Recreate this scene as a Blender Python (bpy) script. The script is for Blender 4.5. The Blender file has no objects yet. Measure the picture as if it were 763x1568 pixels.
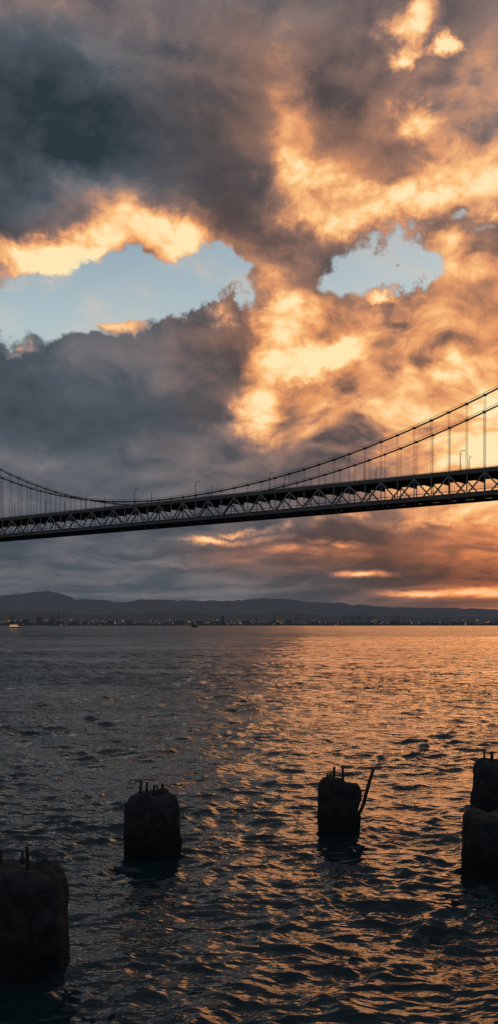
import bpy, math, random
import numpy as np
from mathutils import Vector, noise as mnoise
random.seed(7)
scene = bpy.context.scene
scene.view_settings.view_transform='Standard'
scene.view_settings.look='None'
scene.view_settings.exposure=0

# ------------------------------------------------------------------ helpers
def lin(c):
    return tuple((((v/255)/12.92) if v/255<=0.04045 else ((v/255+0.055)/1.055)**2.4) for v in c)
def L4(c): return (*lin(c),1.0)

class MB:
    def __init__(s): s.v=[]; s.f=[]; s.m=[]
    def box(s,lo,hi,mi=0):
        b=len(s.v)
        x0,y0,z0=lo;x1,y1,z1=hi
        s.v+= [(x0,y0,z0),(x1,y0,z0),(x1,y1,z0),(x0,y1,z0),(x0,y0,z1),(x1,y0,z1),(x1,y1,z1),(x0,y1,z1)]
        for q in [(0,3,2,1),(4,5,6,7),(0,1,5,4),(1,2,6,5),(2,3,7,6),(3,0,4,7)]:
            s.f.append(tuple(b+i for i in q)); s.m.append(mi)
    def beam(s,a,b,w,h=None,mi=0,up=(0,0,1)):
        h=h or w
        a=Vector(a);b=Vector(b);d=(b-a)
        if d.length<1e-6:return
        d.normalize();up=Vector(up)
        if abs(d.dot(up))>0.98: up=Vector((1,0,0)) if abs(d.x)<.9 else Vector((0,1,0))
        sd=d.cross(up).normalized(); u=sd.cross(d).normalized()
        k=len(s.v)
        for p in (a,b):
            for sx,sy in ((-1,-1),(1,-1),(1,1),(-1,1)):
                q=p+sd*(sx*w/2)+u*(sy*h/2); s.v.append(tuple(q))
        for q in [(0,1,2,3),(7,6,5,4),(0,4,5,1),(1,5,6,2),(2,6,7,3),(3,7,4,0)]:
            s.f.append(tuple(k+i for i in q)); s.m.append(mi)
    def tube(s,pts,r,n=8,mi=0):
        k=len(s.v);pts=[Vector(p) for p in pts]
        rr=r if isinstance(r,(list,tuple)) else [r]*len(pts)
        for i,p in enumerate(pts):
            d=(pts[min(i+1,len(pts)-1)]-pts[max(i-1,0)]).normalized()
            up=Vector((0,0,1)) if abs(d.z)<.95 else Vector((1,0,0))
            sd=d.cross(up).normalized();u=sd.cross(d).normalized()
            for j in range(n):
                a=2*math.pi*j/n
                s.v.append(tuple(p+sd*math.cos(a)*rr[i]+u*math.sin(a)*rr[i]))
        for i in range(len(pts)-1):
            for j in range(n):
                s.f.append((k+i*n+j,k+i*n+(j+1)%n,k+(i+1)*n+(j+1)%n,k+(i+1)*n+j)); s.m.append(mi)
        s.f.append(tuple(k+j for j in range(n))[::-1]); s.m.append(mi)
        s.f.append(tuple(k+(len(pts)-1)*n+j for j in range(n))); s.m.append(mi)
    def obj(s,name,mats,parent=None,smooth=False,loc=None):
        me=bpy.data.meshes.new(name); me.from_pydata(s.v,[],s.f)
        for m in mats: me.materials.append(m)
        me.polygons.foreach_set('material_index',s.m)
        if smooth: me.polygons.foreach_set('use_smooth',[True]*len(s.f))
        me.update()
        o=bpy.data.objects.new(name,me); scene.collection.objects.link(o)
        if parent: o.parent=parent
        if loc: o.location=loc
        return o
def empty(name,loc=(0,0,0)):
    e=bpy.data.objects.new(name,None); e.location=loc; scene.collection.objects.link(e); return e

def simple_mat(name,col,rough=.7,metal=0,nscale=None,namp=.35,bump=0,emit=None,estr=0):
    m=bpy.data.materials.new(name); m.use_nodes=True; nt=m.node_tree
    b=nt.nodes['Principled BSDF']
    b.inputs['Roughness'].default_value=rough; b.inputs['Metallic'].default_value=metal
    b.inputs['Base Color'].default_value=(*col,1)
    if nscale:
        tc=nt.nodes.new('ShaderNodeTexCoord'); n=nt.nodes.new('ShaderNodeTexNoise')
        n.inputs['Scale'].default_value=nscale; n.inputs['Detail'].default_value=8; n.inputs['Roughness'].default_value=.65
        nt.links.new(tc.outputs['Object'],n.inputs['Vector'])
        r=nt.nodes.new('ShaderNodeValToRGB')
        r.color_ramp.elements[0].position=.3; r.color_ramp.elements[1].position=.7
        r.color_ramp.elements[0].color=(*[c*(1-namp) for c in col],1)
        r.color_ramp.elements[1].color=(*[min(1,c*(1+namp)) for c in col],1)
        nt.links.new(n.outputs['Fac'],r.inputs['Fac']); nt.links.new(r.outputs['Color'],b.inputs['Base Color'])
        if bump:
            bp=nt.nodes.new('ShaderNodeBump'); bp.inputs['Strength'].default_value=bump; bp.inputs['Distance'].default_value=.05
            nt.links.new(n.outputs['Fac'],bp.inputs['Height']); nt.links.new(bp.outputs['Normal'],b.inputs['Normal'])
    if emit:
        b.inputs['Emission Color'].default_value=(*emit,1); b.inputs['Emission Strength'].default_value=estr
    return m

# ------------------------------------------------------------------ camera
CAMH=5.0
cam=bpy.data.cameras.new('camera'); co=bpy.data.objects.new('camera',cam); scene.collection.objects.link(co)
co.location=(0,0,CAMH); co.rotation_euler=(math.radians(90),0,0)
cam.sensor_fit='VERTICAL'; cam.sensor_height=36; cam.lens=34.58; cam.shift_y=0.1103
cam.clip_start=.1; cam.clip_end=90000
scene.camera=co

# ------------------------------------------------------------------ sky
SUN_AZ=math.radians(16); SUN_EL=math.radians(10)
w=bpy.data.worlds.new('World'); scene.world=w; w.use_nodes=True
try: w.cycles.sampling_method='NONE'
except Exception as e: print(e)
nt=w.node_tree; nt.nodes.clear(); N=nt.nodes.new; LK=nt.links.new
def setin(sock,v):
    if hasattr(v,'is_output') : LK(v,sock)
    else: sock.default_value=v
def M(op,a,b=0.0,c=0.0,clamp=False):
    n=N('ShaderNodeMath'); n.operation=op; n.use_clamp=clamp
    setin(n.inputs[0],a); setin(n.inputs[1],b)
    if op in('MULTIPLY_ADD','SMOOTH_MIN','SMOOTH_MAX'): setin(n.inputs[2],c)
    return n.outputs[0]
def VM(op,a,b=(0,0,0),s=None):
    n=N('ShaderNodeVectorMath'); n.operation=op
    setin(n.inputs[0],a); 
    if s is not None: setin(n.inputs['Scale'],s)
    else: setin(n.inputs[1],b)
    return n.outputs[0]
def CX(x,y,z):
    n=N('ShaderNodeCombineXYZ'); setin(n.inputs[0],x);setin(n.inputs[1],y);setin(n.inputs[2],z); return n.outputs[0]
def SX(v):
    n=N('ShaderNodeSeparateXYZ'); LK(v,n.inputs[0]); return n.outputs
def NZ(v,scale,detail=6,rough=.55,dist=0.0,color=False,lac=2.0):
    n=N('ShaderNodeTexNoise'); LK(v,n.inputs['Vector']); n.inputs['Scale'].default_value=scale
    n.inputs['Detail'].default_value=detail; n.inputs['Roughness'].default_value=rough; n.inputs['Distortion'].default_value=dist
    n.inputs['Lacunarity'].default_value=lac
    return n.outputs['Color'] if color else n.outputs['Fac']
def VOR(v,scale,detail=2,rough=.5):
    n=N('ShaderNodeTexVoronoi'); LK(v,n.inputs['Vector']); n.inputs['Scale'].default_value=scale
    n.inputs['Detail'].default_value=detail; n.inputs['Roughness'].default_value=rough; n.normalize=True
    return n.outputs['Distance']
def SS(x,a,b,tm=1.0,t0=0.0,smooth=True):
    n=N('ShaderNodeMapRange'); n.interpolation_type='SMOOTHSTEP' if smooth else 'LINEAR'; LK(x,n.inputs['Value'])
    n.inputs['From Min'].default_value=a; n.inputs['From Max'].default_value=b; n.inputs['To Max'].default_value=tm; n.inputs['To Min'].default_value=t0; return n.outputs['Result']
def RAMP(x,stops):
    n=N('ShaderNodeValToRGB'); e=n.color_ramp.elements
    while len(e)<len(stops): e.new(.5)
    for i,(p,c) in enumerate(stops): e[i].position=p; e[i].color=L4(c)
    LK(x,n.inputs[0]); return n.outputs[0]
def MIX(f,a,b,mode='MIX'):
    n=N('ShaderNodeMix'); n.data_type='RGBA'; n.blend_type=mode
    setin(n.inputs[0],f); setin(n.inputs[6],a); setin(n.inputs[7],b); return n.outputs[2]

tc=N('ShaderNodeTexCoord'); d=tc.outputs['Generated']
dx,dy,dz=SX(d)
rho=M('MAXIMUM',M('SQRT',M('ADD',M('MULTIPLY',dx,dx),M('MULTIPLY',dy,dy))),.25)
az=M('ARCTAN2',dx,dy)
tz=M('DIVIDE',dz,rho)
# angular layout coordinates: 1 unit = 1/1506 of a radian of azimuth / of the tangent of elevation
U=M('MULTIPLY_ADD',az,1506.0,381.5)
V=M('MULTIPLY_ADD',tz,-1506.0,957.0)
cx=M('DIVIDE',dx,rho); cy=M('DIVIDE',dy,rho)
tzp=M('MAXIMUM',tz,0.0)
zp=M('SUBTRACT',M('MULTIPLY',tz,1.1),M('DIVIDE',.045,M('ADD',tzp,.06)))
Q=CX(cx,cy,zp)                      # cloud-sheet space, foreshortened toward the horizon
Qi=CX(cx,cy,tz)
wn=VM('SUBTRACT',NZ(Q,8,3,.5,color=True),(.5,.5,.5))
Qw=VM('ADD',Q,VM('SCALE',wn,s=.11))
wl=VM('SUBTRACT',NZ(Qi,10,7,.62,color=True),(.5,.5,.5))
flat=SS(V,960,640)
wlx,wly,wlz=SX(wl)
Pw=CX(M('MULTIPLY_ADD',wlx,190.0,U), M('ADD',V,M('MULTIPLY',M('MULTIPLY',wlz,190.0),M('MULTIPLY_ADD',flat,.92,.08))), 0.0)
def BLOBS(P,lst,base):
    acc=base
    for (x,y,rx,ry,a) in lst:
        v=N('ShaderNodeVectorMath'); v.operation='MULTIPLY_ADD'; LK(P,v.inputs[0])
        v.inputs[1].default_value=(1/rx,1/ry,0); v.inputs[2].default_value=(-x/rx,-y/ry,0)
        l=N('ShaderNodeVectorMath'); l.operation='LENGTH'; LK(v.outputs[0],l.inputs[0])
        acc=M('ADD',SS(l.outputs['Value'],0,1,0.0,a),acc)
    return acc
# brightness layout (positive = sunlit cloud)
Lb=[( 20,404,170,50,.74),(130,388,120,50,.60),(235,354,140,60,.66),(300,378,70,44,.44),(150,310,240,70,.20),
    (470,290,110,75,.58),(570,322,150,60,.70),(690,290,180,90,.38),(760,325,90,50,.40),(445,170,60,170,.24),
    (400,405,100,50,.36),(440,475,70,56,.68),(425,530,75,60,.50),(400,575,60,60,.42),(390,632,80,60,.66),(490,548,120,34,.42),
    (700,405,110,60,.55),(500,395,70,60,.06),(722,560,90,40,.34),(620,50,60,42,.70),(672,97,34,32,.85),(612,100,36,26,.5),(637,197,60,48,.55),
    (190,488,60,22,.52),(205,447,38,14,.5),(255,460,40,16,.45),(315,482,60,24,.5),(595,454,50,16,.5),(15,537,60,16,.45),
    (640,510,320,110,.32),(700,200,260,160,.16),(60,10,260,70,.10),
    (790,670,360,180,.50),(560,630,260,110,.32),(880,780,400,220,.38),(380,720,300,90,.05),
    (545,880,70,10,.55),(620,910,90,8,.5),(750,909,120,12,.6),(470,845,130,20,.28),(560,805,130,16,.28),(360,822,90,10,.40),(200,850,200,14,.08),
    (395,808,40,8,.35),(510,836,60,7,.35),(290,862,90,7,.15),(680,800,90,10,.2),
    (20,220,340,180,-.22),(130,190,220,120,-.12),(500,140,130,90,-.20),(560,60,90,60,-.08),(60,620,300,110,-.07),(610,860,260,70,-.10),(335,290,110,130,-.16),(640,600,140,36,-.14),(520,410,60,50,-.14),(345,560,90,60,-.12),(560,720,220,30,-.08)]
LB=BLOBS(Pw,Lb,.285)
Gb=[(50,478,220,84,1.0),(170,450,170,84,.85),(290,432,140,88,1.0),(358,442,78,60,.7),
    (590,398,115,72,.95),(525,438,80,56,.65),(650,425,80,50,.45),(705,345,45,30,.4),(748,368,45,26,.35),
    (205,447,34,13,-.6),(190,488,50,18,-.6),(255,460,34,14,-.6),(95,455,40,9,-.35),(292,434,26,10,-.4),(600,400,16,8,-.5),(588,450,24,8,-.4)]
GB=BLOBS(Pw,Gb,0.0)
Wb=[(760,560,700,520,1.0),(450,180,420,300,.75),(420,540,200,180,.65),(230,370,300,110,.75),(0,400,300,80,.65),(820,880,480,180,.8),(40,200,300,220,-.30),(720,20,300,200,.35),(450,840,260,60,.45),(60,0,300,110,.35)]
WB=M('MINIMUM',M('MAXIMUM',BLOBS(Pw,Wb,0.0),0.0),1.0)
def HGT(p):
    return M('MULTIPLY_ADD',VOR(p,12,2,.5),-.42,M('MULTIPLY_ADD',NZ(p,9,9,.60),.95,.14))
n1=HGT(Qw)
off=(0.015*math.cos(SUN_AZ),-0.015*math.sin(SUN_AZ),-0.021)
n2=HGT(VM('ADD',Qw,off))
rel=M('SUBTRACT',n1,n2)
big=NZ(Q,4.5,3,.5)
lit=SS(LB,.25,.75)
Lf=M('MULTIPLY_ADD',M('SUBTRACT',n1,.5),M('MULTIPLY_ADD',lit,.60,.28),LB)
Lf=M('MULTIPLY_ADD',M('SUBTRACT',big,.5),.34,Lf)
Lf=M('MULTIPLY_ADD',rel,M('MULTIPLY_ADD',lit,1.5,.32),Lf)
Lf=M('MINIMUM',M('MAXIMUM',Lf,0.0),1.0)
cool=RAMP(Lf,[(0,(46,58,66)),(.22,(78,87,96)),(.42,(122,119,123)),(.6,(198,152,126)),(.8,(253,196,136)),(1,(255,232,186))])
warm=RAMP(Lf,[(0,(60,53,55)),(.22,(98,79,73)),(.42,(164,115,89)),(.6,(230,154,102)),(.8,(255,194,126)),(1,(255,231,178))])
cloud=MIX(WB,cool,warm)
lowf=M('MULTIPLY',SS(V,740,900),M('MULTIPLY_ADD',WB,.75,.08))
cloud=MIX(lowf,cloud,MIX(1.0,cloud,(1.0,.66,.52,1),'MULTIPLY'))
sky=N('ShaderNodeTexSky'); sky.sky_type='NISHITA'; sky.sun_disc=False; sky.sun_elevation=SUN_EL; sky.sun_rotation=SUN_AZ
sky.air_density=1.0; sky.dust_density=1.0; sky.ozone_density=2.0
clear=MIX(.7,VM('SCALE',sky.outputs[0],s=.085),L4((150,175,188)))
clear=MIX(SS(V,360,560),clear,L4((182,198,200)))
gap=M('MULTIPLY_ADD',M('MULTIPLY',M('SUBTRACT',n1,.5),SS(GB,.02,.35)),-1.8,GB)
gm=SS(gap,.30,.62)
clear=MIX(M('MULTIPLY',SS(n1,.42,.75),.6),clear,L4((230,200,176)))
col=MIX(gm,cloud,clear)
below=SS(tz,-.002,-.03)
col=MIX(below,col,(.02,.028,.032,1))
bg=N('ShaderNodeBackground'); bg.inputs['Strength'].default_value=.1
LK(VM('SCALE',col,s=10.0),bg.inputs['Color'])
out=N('ShaderNodeOutputWorld'); LK(bg.outputs[0],out.inputs[0])

sun=bpy.data.lights.new('sun','SUN'); so=bpy.data.objects.new('sun',sun); scene.collection.objects.link(so)
S=Vector((math.sin(SUN_AZ)*math.cos(SUN_EL),math.cos(SUN_AZ)*math.cos(SUN_EL),math.sin(SUN_EL)))
so.rotation_euler=S.to_track_quat('Z','Y').to_euler(); so.location=(60,100,60)
sun.energy=.26; sun.angle=math.radians(30); sun.color=(1,.38,.13)

# ------------------------------------------------------------------ water
def water():
    rng=np.random.default_rng(3)
    a1=np.linspace(-18,18,440); a2=np.linspace(18,60,130)[1:]; a3=np.linspace(60,300,110)[1:-1]; a4=np.linspace(300,342,130)[:-1]
    ang=np.radians(np.concatenate([a1,a2,a3,a4])); nc=len(ang)
    dang=np.abs(np.roll(ang,-1)-ang)%(2*np.pi); dang=np.maximum(dang,np.roll(dang,1)); dang=np.minimum(dang,.1)
    r0=np.linspace(1.5,8,14)[:-1]; r1=np.geomspace(8,420,1250); r2=np.geomspace(420,60000,50)[1:]
    r=np.concatenate([r0,r1,r2]); nr=len(r)
    dr=np.gradient(r)
    R,A=np.meshgrid(r,ang,indexing='ij')
    X=R*np.sin(A); Y=R*np.cos(A)
    sp=np.maximum(dr[:,None],R*dang[None,:]*.6)
    Z=np.zeros_like(X); DX=np.zeros_like(X); DY=np.zeros_like(X)
    WX=X+.22*np.sin(.95*Y+.51*X+1)+.12*np.sin(2.1*X-1.7*Y+2)+.5*np.sin(.23*Y+.1*X); WY=Y+.20*np.sin(1.02*X-.43*Y)+.10*np.sin(2.3*X+1.9*Y+.5)+.5*np.sin(.19*X-.11*Y)
    n=90
    lam=np.geomspace(.19,6,n)
    G=1+.38*np.sin(.21*X+.13*Y+.7)*np.sin(.17*Y-.05*X+2)+.22*np.sin(.55*X-.38*Y)
    for i,l in enumerate(lam):
        th=rng.normal(math.radians(-97),math.radians(44))
        k=2*np.pi/l; kx=k*math.cos(th); ky=k*math.sin(th)
        slope=.056*(min(1,(.6/l))**.6)
        a=slope/k
        t=np.clip((l/sp-2.3)/2.7,0,1); t=t*t*(3-2*t)
        if l<1.5: t=t*G
        ph=kx*WX+ky*WY+rng.uniform(0,6.28)
        Z+=a*t*np.sin(ph)
        c=a*t*np.cos(ph)*.75
        DX+=c*math.cos(th); DY+=c*math.sin(th)
    co_=np.stack([X+DX,Y+DY,Z],-1).reshape(-1,3)
    co_=np.concatenate([co_,[[0,0,0]]])
    i=np.arange(nr-1)[:,None]; j=np.arange(nc)[None,:]; j2=(j+1)%nc
    q=np.stack([i*nc+j,(i)*nc+j2,(i+1)*nc+j2,(i+1)*nc+j],-1).reshape(-1,4)[:,::-1]
    tri=np.stack([np.full(nc,nr*nc),np.arange(nc),(np.arange(nc)+1)%nc],-1)[:,::-1]
    loops=np.concatenate([q.ravel(),tri.ravel()]).astype(np.int32)
    ls=np.concatenate([np.arange(len(q))*4,len(q)*4+np.arange(len(tri))*3]).astype(np.int32)
    me=bpy.data.meshes.new('water')
    me.vertices.add(len(co_)); me.vertices.foreach_set('co',co_.astype(np.float32).ravel())
    me.loops.add(len(loops)); me.loops.foreach_set('vertex_index',loops)
    me.polygons.add(len(ls)); me.polygons.foreach_set('loop_start',ls)
    me.update(calc_edges=True); me.validate()
    me.polygons.foreach_set('use_smooth',np.ones(len(me.polygons),dtype=bool))
    if me.polygons[0].normal.z<0: me.flip_normals()
    o=bpy.data.objects.new('water',me); scene.collection.objects.link(o)
    m=bpy.data.materials.new('water'); m.use_nodes=True; t=m.node_tree; b=t.nodes['Principled BSDF']
    b.inputs['Base Color'].default_value=(.014,.036,.045,1); b.inputs['IOR'].default_value=1.36
    g=t.nodes.new('ShaderNodeNewGeometry')
    def noise(scale,detail,vecscale=(1,1,1),rough=.55):
        mp=t.nodes.new('ShaderNodeMapping'); mp.inputs['Scale'].default_value=vecscale; t.links.new(g.outputs['Position'],mp.inputs[0])
        nn=t.nodes.new('ShaderNodeTexNoise'); nn.inputs['Scale'].default_value=scale; nn.inputs['Detail'].default_value=detail; nn.inputs['Roughness'].default_value=rough
        t.links.new(mp.outputs[0],nn.inputs['Vector']); return nn.outputs['Fac']
    ln=t.nodes.new('ShaderNodeVectorMath'); ln.operation='LENGTH'; t.links.new(g.outputs['Position'],ln.inputs[0])
    def mr(a,b_,c,d_):
        k=t.nodes.new('ShaderNodeMapRange'); t.links.new(ln.outputs['Value'],k.inputs[0]); k.inputs[1].default_value=a;k.inputs[2].default_value=b_;k.inputs[3].default_value=c;k.inputs[4].default_value=d_; return k.outputs[0]
    t.links.new(mr(20,500,.02,.08),b.inputs['Roughness'])
    f=noise(3.8,2,(.7,1.2,1)); far=noise(.5,5,(.45,1.2,1),.6); patch=noise(.05,8,(.3,.8,1),.7)
    b1=t.nodes.new('ShaderNodeBump'); b1.inputs['Distance'].default_value=.08; b1.inputs['Strength'].default_value=.75
    t.links.new(f,b1.inputs['Height'])
    b2=t.nodes.new('ShaderNodeBump'); b2.inputs['Distance'].default_value=3.4
    s=t.nodes.new('ShaderNodeMath'); s.operation='MULTIPLY'; t.links.new(mr(25,120,0,1.0),s.inputs[0])
    pr=t.nodes.new('ShaderNodeMapRange'); t.links.new(patch,pr.inputs[0]); pr.inputs[1].default_value=.38; pr.inputs[2].default_value=.62; pr.inputs[3].default_value=.08; pr.inputs[4].default_value=1
    t.links.new(pr.outputs[0],s.inputs[1]); t.links.new(s.outputs[0],b2.inputs['Strength'])
    t.links.new(far,b2.inputs['Height']); t.links.new(b1.outputs[0],b2.inputs['Normal']); t.links.new(b2.outputs[0],b.inputs['Normal'])
    me.materials.append(m)
water()

# ------------------------------------------------------------------ bridge
steel=simple_mat('bridge_steel',(.16,.165,.17),.55,0,.15,.3)
steel_lit=simple_mat('bridge_steel_web_lit',(.36,.35,.34),.5,0,.2,.3)  # same steel made lighter: light on the web members put into its colour
cablem=simple_mat('cable_paint',(.10,.10,.105),.5,0,.2,.2)
conc=simple_mat('bridge_concrete',(.13,.13,.135),.8,0,.1,.3)
bridge=empty('suspension_bridge')
A0=Vector((116.5,460,0)); DV=Vector((-283.7,200,0)); LEN=DV.length; dirv=DV/LEN; nrm=Vector((-dirv.y,dirv.x,0)); 
if nrm.y<0: nrm=-nrm
WID=22.0
def zb(t): return 66.3-2.6*t
def zt(t): return zb(t)+12.0
def P(t,off,z):
    q=A0+DV*t+nrm*off; return Vector((q.x,q.y,z))
def cab(t):
    dlt=t-.6
    return 78.6+(103 if dlt<0 else 160)*dlt*dlt
T0,T1=-.30,1.305
dt=1/38.0
ts=[T0-.55+i*dt for i in range(int((T1-T0+1.1)/dt)+1)]
truss=MB(); web=MB(); deck=MB(); rail=MB()
for i in range(len(ts)-1):
    a,b=ts[i],ts[i+1]
    for off in (0,WID):
        truss.beam(P(a,off,zt(a)-.5),P(b,off,zt(b)-.5),.9,1.3)
        truss.beam(P(a,off,zb(a)+.6),P(b,off,zb(b)+.6),.9,1.5)
        web.beam(P(a,off,zb(a)+1.3),P(a,off,zt(a)-1.2),.42,.42)
        if i%2==0: web.beam(P(a,off,zb(a)+1.0),P(b,off,zt(b)-1.1),.62,.62)
        else: web.beam(P(a,off,zt(a)-1.1),P(b,off,zb(b)+1.0),.62,.62)
    deck.beam(P(a,WID/2,zt(a)-.9),P(b,WID/2,zt(b)-.9),WID-1.2,.5)
    deck.beam(P(a,WID/2,zb(a)+1.9),P(b,WID/2,zb(b)+1.9),WID-1.2,.5)
    deck.beam(P(a,.5,zb(a)+.7),P(a,WID-.5,zb(a)+.7),.5,1.9)
    deck.beam(P(a,.5,zt(a)-2.0),P(a,WID-.5,zt(a)-2.0),.5,1.6)
    for k in range(1,6):
        deck.beam(P(a,WID*k/6,zb(a)+1.3),P(b,WID*k/6,zb(b)+1.3),.35,.65)
    web.beam(P(a,.5,zb(a)+.2),P(b,WID-.5,zb(b)+.2),.35,.35)
    for off in (-.2,WID+.2):
        rail.beam(P(a,off,zt(a)+.55),P(b,off,zt(b)+.55),.3,.75)
        rail.beam(P(a,off,zt(a)+1.25),P(b,off,zt(b)+1.25),.14,.14)
        for k in range(3):
            tt=a+(b-a)*k/3; rail.beam(P(tt,off,zt(tt)+.9),P(tt,off,zt(tt)+1.25),.12,.12)
        rail.beam(P(a,off*.98,zb(a)+3.1),P(b,off*.98,zb(b)+3.1),.12,.3)
truss.obj('truss_chords',[steel],bridge); web.obj('truss_web',[steel_lit],bridge); deck.obj('decks',[conc],bridge); rail.obj('railings',[steel],bridge)
cb=MB(); hg=MB()
for off in (0,WID):
    pts=[P(T0+(T1-T0)*k/160,off,cab(T0+(T1-T0)*k/160)) for k in range(161)]
    cb.tube(pts,.42,8)
    for (te,sg) in ((T0,-1),(T1,1)):
        cb.tube([P(te+sg*.5*k/12,off,cab(te)+(80-cab(te))*(k/12)-8*math.sin(math.pi*k/12)) for k in range(13)],.42,8)
    for s_ in(-.5,.5):
        cb.tube([P(T0+(T1-T0)*k/160,off+s_,cab(T0+(T1-T0)*k/160)+1.2) for k in range(161)],.06,4)
    for k,t in enumerate(ts):
        if T0<t<T1 and cab(t)>zt(t)+1.2:
            for e in(-.0011,.0011):
                hg.beam(P(t+e,off,zt(t)),P(t+e,off,cab(t)),.13,.13)
            cb.beam(P(t-.0022,off,cab(t)),P(t+.0022,off,cab(t)),1.0,1.0)
cb.obj('main_cables',[cablem],bridge,True); hg.obj('hanger_ropes',[cablem],bridge)
tw=MB()
for te in (T0,T1):
    top=cab(te)+2
    for off in(-1.5,WID+1.5):
        tw.tube([P(te,off,0),P(te,off,70),P(te,off,top)],[4.2,3.4,2.4],4)
    for z0,z1 in((8,34),(34,62),(84,108),(108,132),(132,top-3)):
        tw.beam(P(te,0,z0),P(te,WID,z1),1.4,1.4,up=dirv); tw.beam(P(te,WID,z0),P(te,0,z1),1.4,1.4,up=dirv)
        tw.beam(P(te,0,z1),P(te,WID,z1),2,2)
    tw.beam(P(te,-6,3),P(te,WID+6,3),16,8)
tw.obj('towers',[steel],bridge)
lampm=simple_mat('lamp_metal',(.10,.10,.105),.5)
def lamp(t,off,sgn):
    m=MB()
    p=P(t,off,zt(t)); H=10.5
    inn=nrm*sgn
    pts=[p,p+Vector((0,0,H*.5)),p+Vector((0,0,H*.86))]
    for k in range(1,7):
        a=math.pi/2*k/6
        pts.append(p+Vector((0,0,H*.86+1.4*math.sin(a)))+ (inn*.55+dirv*-.55)*(1.7*(1-math.cos(a))))
    o0=p.copy()
    m.tube([q-o0 for q in pts],[.24,.21,.18]+[.14]*6,6)
    e=pts[-1]-o0; dd=(inn*.55+dirv*-.55).normalized()
    m.beam(e,e+dd*1.2,.45,.25)
    m.tube([Vector((0,0,0)),Vector((0,0,.6))],.3,6)
    m.obj('street_lamp',[lampm],None,loc=tuple(o0))
lt=[-.12,.055,.205,.372,.52,.655,.77,.875,.96,1.05]
for t in lt:
    lamp(t,.6,1)
    lamp(t+.012,WID-.6,-1)

# ------------------------------------------------------------------ far shore
def ridge_obj(name,prof,Y0,depth,mat,seed,amp,rows=14,xext=9000):
    xs=np.linspace(-xext,xext,700)
    m=MB(); nx=len(xs)
    px=[p[0] for p in prof]; pz=[p[1] for p in prof]
    for r_ in range(rows):
        f=r_/(rows-1)
        env=math.sin(math.pi*f*.5)
        for x in xs:
            h=np.interp(x,px,pz)
            nz=mnoise.fractal(Vector((x/420.0,f*2.5,seed)),1.0,2.0,6)
            nz2=mnoise.fractal(Vector((x/45.0,f*6,seed+5)),1.0,2.0,4)
            z=h*env*(1+.10*nz*(.4+f))+amp*nz+amp*.22*nz2
            if r_==0: z=-3
            m.v.append((float(x),Y0+depth*f,float(z)))
    for x in xs: m.v.append((float(x),Y0+depth*1.6,-3.0))
    for r_ in range(rows):
        for i in range(nx-1):
            a=r_*nx+i; m.f.append((a,a+1,a+nx+1,a+nx)); m.m.append(0)
    return m.obj(name,[mat],None,True)
def haze_glow_mat(name,col,nscale,haze_glow):
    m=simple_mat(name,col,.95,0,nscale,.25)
    b=m.node_tree.nodes['Principled BSDF']; b.inputs['Emission Color'].default_value=(*lin(haze_glow),1); b.inputs['Emission Strength'].default_value=1  # emission paints distance haze onto the surface; there is no volume
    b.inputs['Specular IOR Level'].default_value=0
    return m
hillm=haze_glow_mat('hills_haze_glow',(.05,.05,.05),.004,(50,53,59))
hill2=haze_glow_mat('foothills_haze_glow',(.04,.04,.04),.006,(45,47,51))
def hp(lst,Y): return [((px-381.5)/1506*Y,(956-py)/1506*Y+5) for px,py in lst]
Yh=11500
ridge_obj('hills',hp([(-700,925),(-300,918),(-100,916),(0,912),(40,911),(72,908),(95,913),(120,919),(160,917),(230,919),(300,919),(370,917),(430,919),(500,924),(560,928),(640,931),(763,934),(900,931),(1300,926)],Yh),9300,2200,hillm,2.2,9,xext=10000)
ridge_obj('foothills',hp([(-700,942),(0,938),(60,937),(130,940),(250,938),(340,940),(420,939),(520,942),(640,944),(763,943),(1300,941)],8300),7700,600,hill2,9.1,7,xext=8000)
shore=haze_glow_mat('shore_haze_glow',(.03,.035,.04),.01,(29,34,38))
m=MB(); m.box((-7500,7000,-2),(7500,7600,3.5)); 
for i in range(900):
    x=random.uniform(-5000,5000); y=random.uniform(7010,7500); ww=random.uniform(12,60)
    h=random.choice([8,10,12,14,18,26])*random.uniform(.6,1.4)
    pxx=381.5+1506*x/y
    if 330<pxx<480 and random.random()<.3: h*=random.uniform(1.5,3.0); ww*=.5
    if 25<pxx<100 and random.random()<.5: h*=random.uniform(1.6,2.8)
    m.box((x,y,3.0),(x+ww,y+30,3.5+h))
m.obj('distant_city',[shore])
lightm=simple_mat('harbor_light',(.8,.5,.3),.5,emit=(1,.42,.17),estr=2.2)
m=MB()
for i in range(150):
    x=random.gauss(0,1)*1300-500; z=random.uniform(6,42); y=6990
    s_=random.uniform(1.3,2.8); m.box((x,y,z),(x+s_,y+1,z+s_))
m.obj('harbor_lights',[lightm])
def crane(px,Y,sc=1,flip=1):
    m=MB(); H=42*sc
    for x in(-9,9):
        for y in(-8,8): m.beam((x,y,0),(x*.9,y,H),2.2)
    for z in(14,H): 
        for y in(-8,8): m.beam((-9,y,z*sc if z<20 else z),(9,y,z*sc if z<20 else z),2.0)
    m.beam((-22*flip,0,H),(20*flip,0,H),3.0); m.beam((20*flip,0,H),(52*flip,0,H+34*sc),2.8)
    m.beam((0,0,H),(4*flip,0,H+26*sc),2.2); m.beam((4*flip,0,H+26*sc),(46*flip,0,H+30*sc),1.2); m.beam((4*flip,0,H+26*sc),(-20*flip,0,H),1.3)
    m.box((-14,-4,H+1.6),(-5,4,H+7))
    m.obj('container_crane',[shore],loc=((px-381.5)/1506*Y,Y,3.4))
for px,f in((82,1),(90,1),(60,-1),(527,1),(540,1),(552,1),(566,-1),(20,1),(455,1),(610,-1)): crane(px,6960,random.uniform(1.1,1.5),f)

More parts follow.
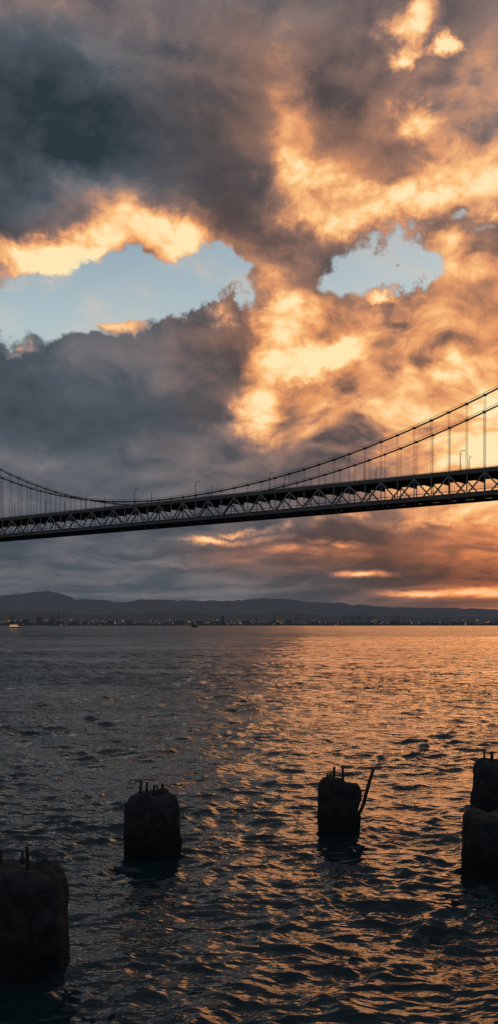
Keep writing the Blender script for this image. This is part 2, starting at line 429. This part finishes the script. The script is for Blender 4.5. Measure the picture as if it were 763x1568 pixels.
# ------------------------------------------------------------------ boats
white=simple_mat('boat_white',(.62,.60,.58),.4,0,.3,.1); dark=simple_mat('boat_dark',(.03,.035,.04),.5); win=simple_mat('boat_window_lit',(.5,.3,.15),.3,emit=(1,.55,.25),estr=.9)
def hull(m,L,W,H,mi):
    k=len(m.v); n=13
    for i in range(n):
        f=i/(n-1); x=-L/2+L*f
        wd=W/2*(1 if f<.6 else math.cos((f-.6)/.4*math.pi/2)**.7+.02)
        sheer=H*(1+.35*max(0,f-.5)*2)
        m.v+=[(x,-wd*.75,-.8),(x,-wd,sheer),(x,wd,sheer),(x,wd*.75,-.8)]
    for i in range(n-1):
        a=k+i*4
        for q in((0,1,5,4),(1,2,6,5),(2,3,7,6),(3,0,4,7)): m.f.append(tuple(a+j for j in q)); m.m.append(mi)
    m.f.append((k,k+3,k+2,k+1)); m.m.append(mi); e=k+(n-1)*4; m.f.append((e,e+1,e+2,e+3)); m.m.append(mi)
def ferry(loc,s):
    m=MB(); hull(m,34,9,2.4,0)
    m.box((-15,-4,2.5),(10,4,5.1),0); m.box((-13.5,-4.06,3.5),(8.5,-4.004,4.5),2)
    m.box((-13,-3.7,5.104),(5,3.7,7.5),0); m.box((-12,-3.76,6),(4,-3.704,7),2)
    m.box((-1,-2.8,7.504),(4.5,2.8,9.8),0); m.box((-.5,-2.86,8.5),(4.56,2.86,9.3),1)
    m.box((-9,-1.2,7.504),(-6,1.2,10.5),1); m.beam((1,0,9.8),(1,0,14.5),.35); m.beam((0,0,12.5),(2.2,0,12.5),.3)
    m.box((-15.5,-4.2,2.1),(11,-4.15,2.45),1)
    o=m.obj('ferry_boat',[white,dark,win],loc=loc); o.scale=(s,)*3; return o
ferry(((24-381.5)/1506*1650,1650,0),.72)
def tug(loc,s):
    m=MB(); hull(m,22,7,2.2,1); m.box((-2,-2.4,2.4),(6,2.4,5.2),1); m.box((1,-1.8,5.204),(5,1.8,7.6),0); m.box((.9,-1.9,6.2),(5.1,1.9,7.0),1)
    m.box((-4,-.8,2.4),(-2.4,.8,7),1); m.beam((2,0,7.6),(2,0,12),.3)
    o=m.obj('tugboat',[white,dark,win],loc=loc); o.scale=(s,)*3
tug(((297-381.5)/1506*2100,2100,0),.8)

# ------------------------------------------------------------------ pilings
pm=bpy.data.materials.new('weathered_concrete'); pm.use_nodes=True; t=pm.node_tree; b=t.nodes['Principled BSDF']
tcx=t.nodes.new('ShaderNodeTexCoord'); g=t.nodes.new('ShaderNodeNewGeometry')
nn=t.nodes.new('ShaderNodeTexNoise'); nn.inputs['Scale'].default_value=5; nn.inputs['Detail'].default_value=10; nn.inputs['Roughness'].default_value=.7
t.links.new(tcx.outputs['Object'],nn.inputs['Vector'])
rp=t.nodes.new('ShaderNodeValToRGB'); rp.color_ramp.elements[0].position=.35; rp.color_ramp.elements[0].color=(.016,.020,.023,1); rp.color_ramp.elements[1].position=.72; rp.color_ramp.elements[1].color=(.075,.085,.090,1)
t.links.new(nn.outputs['Fac'],rp.inputs[0])
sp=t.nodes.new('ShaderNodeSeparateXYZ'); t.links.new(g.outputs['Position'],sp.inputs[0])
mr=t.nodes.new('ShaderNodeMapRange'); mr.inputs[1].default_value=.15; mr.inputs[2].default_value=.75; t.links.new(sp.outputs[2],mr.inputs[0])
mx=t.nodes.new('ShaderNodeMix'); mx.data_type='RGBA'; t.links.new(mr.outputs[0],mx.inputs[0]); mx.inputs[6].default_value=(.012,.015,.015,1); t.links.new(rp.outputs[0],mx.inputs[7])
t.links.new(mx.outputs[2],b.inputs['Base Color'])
rr=t.nodes.new('ShaderNodeMapRange'); t.links.new(sp.outputs[2],rr.inputs[0]); rr.inputs[1].default_value=0; rr.inputs[2].default_value=.6; rr.inputs[3].default_value=.55; rr.inputs[4].default_value=.9; t.links.new(rr.outputs[0],b.inputs['Roughness'])
b.inputs['Specular IOR Level'].default_value=.2
bp=t.nodes.new('ShaderNodeBump'); bp.inputs['Strength'].default_value=.9; bp.inputs['Distance'].default_value=.04; t.links.new(nn.outputs['Fac'],bp.inputs['Height']); t.links.new(bp.outputs[0],b.inputs['Normal'])
rust=simple_mat('rusty_rebar',(.05,.03,.022),.85,0,12,.4,.3)

def piling(x,y,R,H,seed,sq=2.0,shoulder=.3,topR=.72,tilt=(0,0),rods=(),bite=None,lean=0):
    m=MB(); ns=72; zs=list(np.linspace(-1.4,H-shoulder,46))+[H-shoulder+shoulder*math.sin(a) for a in np.linspace(0,math.pi/2,14)[1:]]
    caps=[.86,.6,.3]
    def radius(z):
        base=1.0-.05*max(0,(z/H))
        if z>H-shoulder:
            f=(z-(H-shoulder))/shoulder; base*=topR+(1-topR)*math.sqrt(max(0,1-f*f))
        if z<.35: base*=1-.05*(.35-z)
        return R*base
    rows=[(z,radius(z)) for z in zs]+[(H+.0,radius(H)*c) for c in caps]
    for (z,r) in rows:
        for j in range(ns):
            a=2*math.pi*j/ns; c,s=math.cos(a),math.sin(a)
            k=(abs(c)**sq+abs(s)**sq)**(-1/sq)
            q=Vector((c*1.2,s*1.2,z*1.1+seed*7.3))
            n_=mnoise.fractal(q*1.3,1.0,2.0,5)*.075+mnoise.fractal(q*5,1.0,2.0,4)*.022
            n_+=.012*math.sin(9*a+seed)
            rr_=r*k*(1+n_)
            X=c*rr_; Yy=s*rr_; Z=z
            f=max(0,min(1,(z-(H-.55))/.55))
            Z+=f*(mnoise.fractal(Vector((X*2.2,Yy*2.2,seed)),1.0,2.0,5)*.12+mnoise.fractal(Vector((X*7,Yy*7,seed)),1.0,2.0,3)*.03+tilt[0]*X+tilt[1]*Yy)
            if bite:
                bx,bz,br=bite
                dd=math.hypot(X-bx,Z-bz)
                if dd<br: X-=(br-dd)*.8*(1 if bx>0 else -1)
            X+=lean*z
            m.v.append((X,Yy,Z))
    nr=len(rows)
    for i in range(nr-1):
        for j in range(ns):
            m.f.append((i*ns+j,i*ns+(j+1)%ns,(i+1)*ns+(j+1)%ns,(i+1)*ns+j)); m.m.append(0)
    m.f.append(tuple((nr-1)*ns+j for j in range(ns))); m.m.append(0)
    for rod in rods:
        a,b_,r=rod[0],rod[1],rod[2]
        a=Vector(a);b_=Vector(b_); mid=(a+b_)/2+Vector((random.uniform(-.015,.015),0,0))
        m.tube([a,mid,b_],[r*1.15,r*1.1,r],8,1)
    return m.obj('concrete_piling',[pm,rust],None,True,loc=(x,y,0))

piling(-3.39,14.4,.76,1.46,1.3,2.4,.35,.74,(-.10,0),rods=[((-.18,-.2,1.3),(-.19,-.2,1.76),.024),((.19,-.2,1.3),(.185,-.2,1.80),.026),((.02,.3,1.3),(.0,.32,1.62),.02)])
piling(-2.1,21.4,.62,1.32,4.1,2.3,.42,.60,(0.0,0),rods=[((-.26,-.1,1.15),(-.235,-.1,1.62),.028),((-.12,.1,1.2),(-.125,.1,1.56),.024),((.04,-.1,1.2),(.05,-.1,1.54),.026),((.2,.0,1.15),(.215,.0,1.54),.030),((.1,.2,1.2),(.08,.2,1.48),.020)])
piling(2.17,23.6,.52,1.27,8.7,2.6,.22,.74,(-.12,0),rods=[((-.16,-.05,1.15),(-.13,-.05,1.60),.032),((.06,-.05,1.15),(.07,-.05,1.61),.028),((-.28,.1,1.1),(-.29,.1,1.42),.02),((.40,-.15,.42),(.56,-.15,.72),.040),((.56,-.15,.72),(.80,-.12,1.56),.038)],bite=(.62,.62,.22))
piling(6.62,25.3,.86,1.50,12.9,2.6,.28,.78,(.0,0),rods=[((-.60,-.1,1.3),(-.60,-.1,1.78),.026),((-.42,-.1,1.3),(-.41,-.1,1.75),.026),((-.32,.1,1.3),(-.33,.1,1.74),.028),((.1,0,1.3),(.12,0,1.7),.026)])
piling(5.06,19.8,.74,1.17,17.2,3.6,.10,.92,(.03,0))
print('built')
